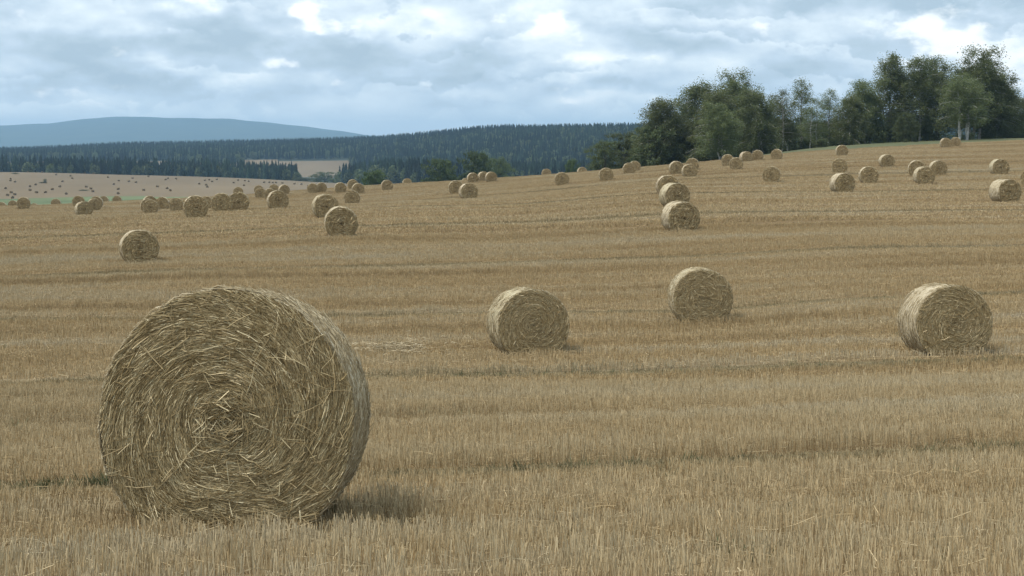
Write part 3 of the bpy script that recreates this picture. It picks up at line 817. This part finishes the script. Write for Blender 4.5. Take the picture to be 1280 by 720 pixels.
def place_tree(kind, px, ytop, D, wpx, label, cat, group, name, var=0, base_y=None):
    a, b = ray(px, ytop); x = a*D; z = tz(x, D); H = b*D - z
    tm_, cm = VAR[kind][var % len(VAR[kind])]
    r = link(name, None, loc=(x, D, z), rz=random.uniform(0, 6.28))
    link('trunk', tm_, r); link('crown', cm, r)
    nat = {'weeping': 3.1, 'tall': 2.7, 'open': 2.6, 'round': 3.5, 'stems': 2.8, 'low': 5.8, 'shrub': 8.3}[kind]
    ws = (wpx/2*D/F_PX)/nat
    r.scale = (ws, ws, H/15.3)
    tag(r, label, cat, group)
    return r
TREES = [
 ('low', 757, 176, 300, 44, 'lowest leafy tree at the very left end of the grove, dark green', 'round_tree'),
 ('low', 782, 166, 306, 52, 'low broad tree second from the grove\'s left end, before the wooded ridge', 'round_tree'),
 ('tall', 812, 151, 300, 44, 'slim lopsided birch rising from the low trees at the grove\'s left end', 'birch_tree'),
 ('weeping', 838, 122, 296, 62, 'weeping birch stepping up to the grove\'s left hump, its outline slanting', 'birch_tree'),
 ('weeping', 866, 100, 300, 62, 'weeping birch with the rounded left summit of the grove', 'birch_tree'),
 ('weeping', 888, 112, 290, 58, 'weeping birch filling the dip between the two left summits', 'birch_tree'),
 ('tall', 900, 128, 276, 46, 'shorter pale green birch standing forward under the two left summits', 'birch_tree'),
 ('round', 928, 88, 296, 66, 'highest birch of the grove\'s left half, feathery topped', 'birch_tree'),
 ('weeping', 948, 110, 284, 50, 'drooping birch on the right shoulder of the grove\'s left half', 'birch_tree'),
 ('open', 968, 117, 300, 34, 'thin see-through birch just right of the big left clump', 'birch_tree'),
 ('open', 984, 111, 292, 34, 'second thin see-through birch, beside the bluish gap', 'birch_tree'),
 ('open', 1003, 98, 300, 38, 'tallest see-through birch in the airy middle of the grove', 'birch_tree'),
 ('open', 1017, 122, 286, 30, 'short gappy birch between the two tallest airy ones', 'birch_tree'),
 ('open', 1036, 111, 296, 32, 'airy birch standing apart with sky on both sides, just before the dense right clump', 'birch_tree'),
 ('weeping', 1062, 118, 290, 40, 'small dense drooping birch opening the right clump', 'birch_tree'),
 ('tall', 1086, 100, 298, 46, 'birch on the rising left flank of the right clump', 'birch_tree'),
 ('tall', 1112, 68, 300, 56, 'airy topped birch at the left summit of the right clump', 'birch_tree'),
 ('tall', 1146, 71, 298, 46, 'birch in the middle of the right clump, with a notch of sky before it', 'birch_tree'),
 ('low', 1132, 141, 284, 30, 'bushy dark green young tree under the birches of the right clump', 'young_tree'),
 ('tall', 1174, 71, 302, 50, 'greyish birch between the clump\'s middle and its highest crown', 'birch_tree'),
 ('round', 1216, 61, 296, 78, 'highest tree of the grove, a great rounded birch over white trunks', 'birch_tree'),
 ('stems', 1203, 88, 280, 54, 'yellow green drooping birch at the front of the highest crown', 'birch_tree'),
 ('weeping', 1248, 88, 296, 48, 'birch on the falling right shoulder behind the highest crown', 'birch_tree'),
 ('weeping', 1266, 108, 300, 40, 'lower dense birch near the right border of the picture', 'birch_tree'),
 ('tall', 1290, 112, 302, 40, 'last birch, cut by the right border', 'birch_tree'),
 ('tall', 1320, 90, 304, 60, 'birch beyond the last one cut by the border', 'birch_tree'),
]
for i, (k, px, yt, D, w, lab, nm) in enumerate(TREES):
    if px > 1310: continue
    place_tree(k, px, yt, D, w, lab, 'tree', GROVE, nm, i)
place_tree('low', 1027, 174, 276, 22, 'little dark bush on the grass verge under the airy birches', 'bush', 'bushes round the field', 'bush')
place_tree('low', 1272, 166, 292, 30, 'dark undergrowth bush at the right end of the grass verge', 'bush', 'bushes round the field', 'bush')
place_tree('shrub', 467, 214, 470, 36, 'rounded pale green bush behind the brow, left of two bales', 'bush', 'bushes round the field', 'bush')
place_tree('shrub', 552, 200, 520, 46, 'domed green tree behind the brow, right of the spruces', 'tree', 'trees beyond the brow', 'round_tree')
place_tree('shrub', 598, 191, 540, 46, 'broad green tree behind the trio of bales on the brow', 'tree', 'trees beyond the brow', 'round_tree')
place_tree('low', 624, 197, 560, 34, 'smaller dark tree against the broad green one behind the brow', 'tree', 'trees beyond the brow', 'round_tree')
place_tree('shrub', 714, 200, 480, 20, 'light olive bush below the wooded ridge', 'bush', 'bushes round the field', 'bush')
place_tree('low', 375, 222, 1330, 30, 'dark low tree at the end of the spruce belt', 'tree', 'trees beyond the brow', 'round_tree')
place_tree('low', 405, 215, 1400, 36, 'domed tree in front of the pale distant field', 'tree', 'trees beyond the brow', 'round_tree')
D = ground_at(56.5, 229, 640, 1400)
r = place_tree('low', 56.5, 223.5, D, 4.5, 'lone tiny dark tree in the middle of the pale far hillside', 'tree', None, 'round_tree')
place_tree('low', 53, 227.4, D, 9, 'flat strip of dark scrub at the foot of the lone tiny tree', 'bush', 'bushes round the field', 'bush')
place_tree('low', 19, 216, ground_at(19, 217.5, 640, 1400), 10, 'flat strip of dark scrub high on the pale far hillside', 'bush', 'bushes round the field', 'bush')
place_tree('low', 104, 237, ground_at(104, 238.5, 640, 1400), 13, 'flat strip of dark scrub low on the pale far hillside', 'bush', 'bushes round the field', 'bush')

# undergrowth filling the foot of the grove, thinner where the far ridge shows through
n = 150; px = rng.uniform(785, 1295, n); D = rng.uniform(290, 332, n)
hgt = np.interp(px, [785, 820, 960, 980, 985, 1001, 1006, 1040, 1048, 1060, 1085, 1120, 1150, 1180, 1225, 1300], [1.0, 1.6, 1.5, 1.2, .12, .12, 1., .75, .3, 1., .4, 1.0, .6, .25, .3, 1.1])
x = (px-640)/F_PX*D; s = hgt*rng.uniform(.15, .34, n)
ug = [tree_meshes(15, 8., .0, 46, 5200, .62, .8, 2, leaf='leaf_dark', bark='dark_bark', top_round=.4, weep=1.)[1] for _ in range(3)]
scatter('undergrowth', np.stack([x, D, terr(x, D)-.1], 1), np.stack([x*0, x*0, rng.uniform(0, 6.3, n)], 1), np.stack([s*1.2, s*1.2, s], 1), rng.integers(0, 3, n),
        [('undergrowth', m_) for m_ in ug], 'dark undergrowth between the trunks of the grove')

# conifers of the far woods: reads as one mass
def spruce_mesh(h=20., w=3.3, tiers=9, k=9):
    V = []; Fq = []
    for i in range(tiers):
        z0 = h*(.06+.90*i/tiers); r0 = w*(1-i/tiers)**.85*rng.uniform(.85, 1.1)+.25; z1 = z0 + h*.22*(1-i/tiers*.4)
        c = len(V); z1 = min(z1, h)
        for q in range(k):
            an = (q+rng.uniform(-.3, .3)+.5*i)*2*math.pi/k; rr = r0*rng.uniform(.7, 1.15)
            a2 = an + math.pi/k
            V += [(math.cos(an)*rr, math.sin(an)*rr, z0-rng.uniform(0, .7)), (math.cos(a2)*rr*.6, math.sin(a2)*rr*.6, z0+.6), (0, 0, z1), (math.cos(an-math.pi/k)*rr*.6, math.sin(an-math.pi/k)*rr*.6, z0+.6)]
            Fq.append((c+q*4, c+q*4+1, c+q*4+2, c+q*4+3))
    V = np.array(V); return mesh_np('spruce', V, np.array(Fq), [M['needle']], dict(rnd=np.repeat(rng.random(len(V)//4), 4)))
def broad_mesh(h=14., w=4.5, n=420, leaf='leaf_dark'):
    d = rng.normal(size=(n, 3)); d /= np.linalg.norm(d, axis=1, keepdims=True)
    P = d*np.array([w, w, h*.42])*rng.uniform(.65, 1.05, (n, 1)) + [0, 0, h*.56]
    V, Fq, c = leaves(P, 1.6, rng.random(n)); return mesh_np('broadleaf', V, Fq, [M[leaf]], dict(rnd=c))
SP = [('spruce', spruce_mesh()) for _ in range(4)] + [('broadleaf', broad_mesh())]
def wood(name, label, N, Dr, pxr, mask, hs=(.8, 1.1), broad=.05, sources=SP):
    D = np.sqrt(rng.uniform(Dr[0]**2, Dr[1]**2, N)); px = rng.uniform(*pxr, N)
    m = mask(px, D); D, px = D[m], px[m]; x = (px-640)/F_PX*D; z = terr(x, D); n = len(x)
    s = rng.uniform(*hs, n); wd = s*rng.uniform(.85, 1.25, n)
    idx = np.where(rng.random(n) < broad, 4, rng.integers(0, 4, n))
    rot = np.stack([np.zeros(n), np.zeros(n), rng.uniform(0, 6.3, n)], 1)
    tag(scatter(name, np.stack([x, D, z], 1), rot, np.stack([wd, wd, s], 1), idx, sources, label))
    print(name, n)
nz = lambda px, D: np.sin(px*.021+1)*14 + np.sin(px*.009)*25
wood('spruce_belt', 'belt of dark spruces along the far side of the pale hillside', 5200, (1395, 1560), (-250, 372),
     lambda px, D: (rng.random(len(px)) < np.where(px < 60, .7, .97)), (.78, 1.06), .04)
wood('spruce_belt', 'dark woods in the dip beyond the brow', 2600, (1150, 1500), (425, 760),
     lambda px, D: D > np.interp(px, [425, 470, 520, 760], [1420, 1300, 1180, 1250]), (.75, 1.15), .12)
wood('forest', 'dark forest covering the long wooded ridge', 60000, (1500, 3300), (-350, 1700),
     lambda px, D: ((px > 450+nz(px, D)*.4) | (D > np.where((px > 215) & (px < 305), 2180, 2370))) & ((px > 470) | (D > 2150)), (.62, .98), .18)

# ------------------------------------------------------------------ air, sky, sun, camera
hz = bpy.data.meshes.new('haze'); X0, X1_, Y0, Y1_, Z0, Z1 = -18000, 18000, -18000, 18000, -42, 275
hv = [(X, Y, Z) for X in (X0, X1_) for Y in (Y0, Y1_) for Z in (Z0, Z1)]
hz.from_pydata(hv, [], [(0, 1, 3, 2), (4, 6, 7, 5), (0, 4, 5, 1), (2, 3, 7, 6), (0, 2, 6, 4), (1, 5, 7, 3)])
ho = link('haze', hz); tag(ho, kind='stuff')
hm = bpy.data.materials.new('air'); hm.use_nodes = True; nt = hm.node_tree; nt.nodes.remove(nt.nodes['Principled BSDF'])
pv = nt.nodes.new('ShaderNodeVolumePrincipled'); pv.inputs['Color'].default_value = (.44, .72, 1, 1); pv.inputs['Density'].default_value = 0.92e-4
pv.inputs['Anisotropy'].default_value = .2
nt.links.new(pv.outputs[0], nt.nodes['Material Output'].inputs['Volume']); hz.materials.append(hm)

W = bpy.data.worlds.new('World'); scn.world = W; W.use_nodes = True
t = NT.__new__(NT); t.t = W.node_tree; t.n = t.t.nodes; t.l = t.t.links
bg = t.n['Background']
sky = t.add('ShaderNodeTexSky', sky_type='NISHITA'); sky.sun_disc = False; sky.sun_elevation = SUN_EL; sky.sun_rotation = SUN_AZ
sky.air_density = 1.; sky.dust_density = 1.2
tc = t.add('ShaderNodeTexCoord'); sp = t.add('ShaderNodeSeparateXYZ'); t.l.new(tc.outputs['Generated'], sp.inputs[0])
az = t.math('ARCTAN2', sp.outputs[0], sp.outputs[1]); el = t.math('ARCSINE', sp.outputs[2])
U = t.math('MULTIPLY', az, 2.133); V = t.math('MULTIPLY', el, 2.133)      # thousands of pixels from the middle of the horizon
wn = t.noise(t.comb(t.math('MULTIPLY', U, 9.), t.math('MULTIPLY', V, 16.), 3.3), 1, 4, .6)
wn2 = t.noise(t.comb(t.math('MULTIPLY', U, 9.), t.math('MULTIPLY', V, 16.), 13.3), 1, 4, .6)
Ud = t.math('ADD', U, t.math('MULTIPLY', t.math('SUBTRACT', wn, .5), .16)); Vd = t.math('ADD', V, t.math('MULTIPLY', t.math('SUBTRACT', wn2, .5), .055))
def n_at(dv, seed=0.):
    return t.noise(t.comb(t.math('MULTIPLY', U, 9.), t.math('MULTIPLY', t.math('ADD', V, dv), 20.), seed), 1, 7, .52, 0.)
base = n_at(0.); up = n_at(.012)
big = t.noise(t.comb(t.math('MULTIPLY', U, 1.8), t.math('MULTIPLY', V, 7.), 7.7), 1, 3, .5)
relief = t.math('MULTIPLY', t.math('SUBTRACT', base, up), 1.5)
rows = t.noise(t.comb(t.math('MULTIPLY', U, 3.2), t.math('MULTIPLY', V, 9.), 31.), 1, 2, .5)
cauli = t.noise(t.comb(t.math('MULTIPLY', U, 24.), t.math('MULTIPLY', V, 34.), 41.), 1, 5, .55)
amp = t.maprange(t.noise(t.comb(t.math('MULTIPLY', U, 6.), t.math('MULTIPLY', V, 12.), 51.), 1, 2, .5), .36, .60, .0, 1.)
ph = t.math('ADD', t.math('MULTIPLY', V, 24.), t.math('ADD', t.math('MULTIPLY', rows, 3.6), t.math('MULTIPLY', cauli, 1.9)))
fr = t.math('FRACT', ph); fr = t.math('MULTIPLY', t.math('POWER', fr, 1.3), t.maprange(fr, .84, 1., 1., 0.))    # dark flat base, bright head, cloud behind cloud
val = t.math('ADD', t.math('MULTIPLY', base, .22), t.math('ADD', t.math('MULTIPLY', big, .34), t.math('MULTIPLY', relief, .5)))
val = t.math('ADD', val, t.math('MULTIPLY', t.math('SUBTRACT', fr, .42), t.math('MULTIPLY', amp, .24)))
vo = t.add('ShaderNodeTexVoronoi', feature='SMOOTH_F1'); vo.inputs['Scale'].default_value = 1.; vo.inputs['Smoothness'].default_value = .35
wv = t.math('MULTIPLY', t.math('SUBTRACT', cauli, .5), 1.1)
t.l.new(t.comb(t.math('ADD', t.math('MULTIPLY', U, 11.), wv), t.math('ADD', t.math('MULTIPLY', V, 26.), wv), 2.), vo.inputs['Vector'])
val = t.math('ADD', val, t.math('MULTIPLY', t.math('SUBTRACT', .52, vo.outputs['Distance']), .40))
val = t.math('ADD', val, .215); white = None
BL_ = [ # x, y, rx, ry (pixels), strength
 (394, 20, 24, 14, .36), (424, 38, 38, 6, .22), (262, 14, 30, 9, .34), (375, 79, 26, 9, .34), (205, 81, 26, 7, .22), (290, 104, 24, 9, .2), (420, 109, 22, 8, .22),
 (572, 113, 36, 6, .16), (560, 30, 110, 22, .16), (692, 22, 36, 24, .36), (640, 52, 24, 12, .2), (705, 86, 40, 18, .26), (90, 26, 70, 14, .16), (760, 122, 60, 6, .2), (790, 72, 80, 6, .14),
 (1155, 46, 52, 20, .36), (1230, 62, 70, 22, .28), (1260, 90, 60, 20, .2), (940, 45, 28, 14, .12), (80, 122, 110, 10, .12), (500, 152, 200, 12, .10),
 (240, 58, 230, 11, -.22), (60, 78, 80, 9, -.16), (440, 84, 70, 12, -.2), (330, 26, 60, 14, -.14), (300, 118, 60, 7, -.12), (1130, 8, 170, 16, -.26), (900, 14, 120, 14, -.14), (850, 52, 120, 12, -.12), (600, 92, 40, 10, -.14), (730, 108, 90, 7, -.14), (130, 104, 100, 6, -.08), (1010, 78, 70, 12, -.08),
]
for bx, by, rx, ry, s_ in BL_:
    a = t.math('MULTIPLY', t.math('SUBTRACT', Ud, (bx-640)/1000), 1000/rx); b = t.math('MULTIPLY', t.math('SUBTRACT', Vd, (185-by)/1000), 1000/ry)
    r2 = t.math('ADD', t.math('MULTIPLY', a, a), t.math('MULTIPLY', b, b))
    g = t.math('MULTIPLY', t.math('POWER', 2.718, t.math('MULTIPLY', r2, -.7)), s_)
    val = t.math('ADD', val, t.math('MULTIPLY', g, .5 if s_ > .2 else 1.))
    if s_ > .1: white = g if white is None else t.math('ADD', white, g)
puff = t.noise(t.comb(t.math('MULTIPLY', U, 26.), t.math('MULTIPLY', V, 44.), 1.7), 1, 6, .58)
puff2 = t.noise(t.comb(t.math('MULTIPLY', U, 7.), t.math('MULTIPLY', V, 20.), 21.), 1, 3, .5)
heads = t.math('ADD', t.math('MULTIPLY', white, 1.15), t.math('ADD', t.math('MULTIPLY', t.math('SUBTRACT', puff, .5), 1.0), t.math('MULTIPLY', t.math('SUBTRACT', puff2, .5), .9)))
wmask = t.maprange(heads, .22, .48, 0., 1.)
low = t.maprange(V, 0., .09, 1., 0.)
val = t.mix(t.math('MULTIPLY', low, .55), val, (.66, .66, .66))
K = 10.0
ramp = t.ramp(val, [(.22, (.26, .33, .40)), (.44, (.385, .46, .525)), (.66, (.54, .605, .64)), (.88, (.76, .77, .76))])
cl = t.mix(1., ramp, (K, K, K), 'MULTIPLY')
cl = t.mix(t.math('MULTIPLY', low, .55), cl, (7.2, 7.7, 7.8))
cl = t.mix(t.math('MULTIPLY', wmask, .62), cl, (9.0, 8.9, 8.5))
cov = t.maprange(val, .30, .46, .80, 1.)
skyc = t.mix(cov, sky.outputs[0], cl)
t.l.new(skyc, bg.inputs[0]); bg.inputs[1].default_value = .10

sun = bpy.data.lights.new('sun', 'SUN'); sun.energy = 2.1; sun.angle = R(18); sun.color = (1, .95, .86)
so = link('sun', sun)
from mathutils import Vector
d = Vector((math.sin(SUN_AZ)*math.cos(SUN_EL), math.cos(SUN_AZ)*math.cos(SUN_EL), math.sin(SUN_EL)))
so.rotation_euler = (-d).to_track_quat('-Z', 'Y').to_euler()
# the Nishita rotation runs clockwise from +Y like the azimuth used here
cam = bpy.data.cameras.new('camera'); co = link('camera', cam); co.location = (0, 0, 0)
cam.sensor_width = 36; cam.lens = 36*F_PX/1280; cam.clip_end = 60000; cam.clip_start = .1
co.rotation_euler = (math.pi/2 - PITCH, 0, 0); scn.camera = co

scn.view_settings.view_transform = 'Standard'; scn.view_settings.look = 'None'; scn.view_settings.exposure = .88; scn.view_settings.gamma = 1
cy_ = scn.cycles; cy_.use_denoising = True; cy_.denoiser = 'OPENIMAGEDENOISE'; cy_.max_bounces = 6; cy_.diffuse_bounces = 3; cy_.volume_bounces = 0; cy_.transparent_max_bounces = 8
cy_.use_adaptive_sampling = False
print('vertices', sum(len(m.vertices) for m in bpy.data.meshes))
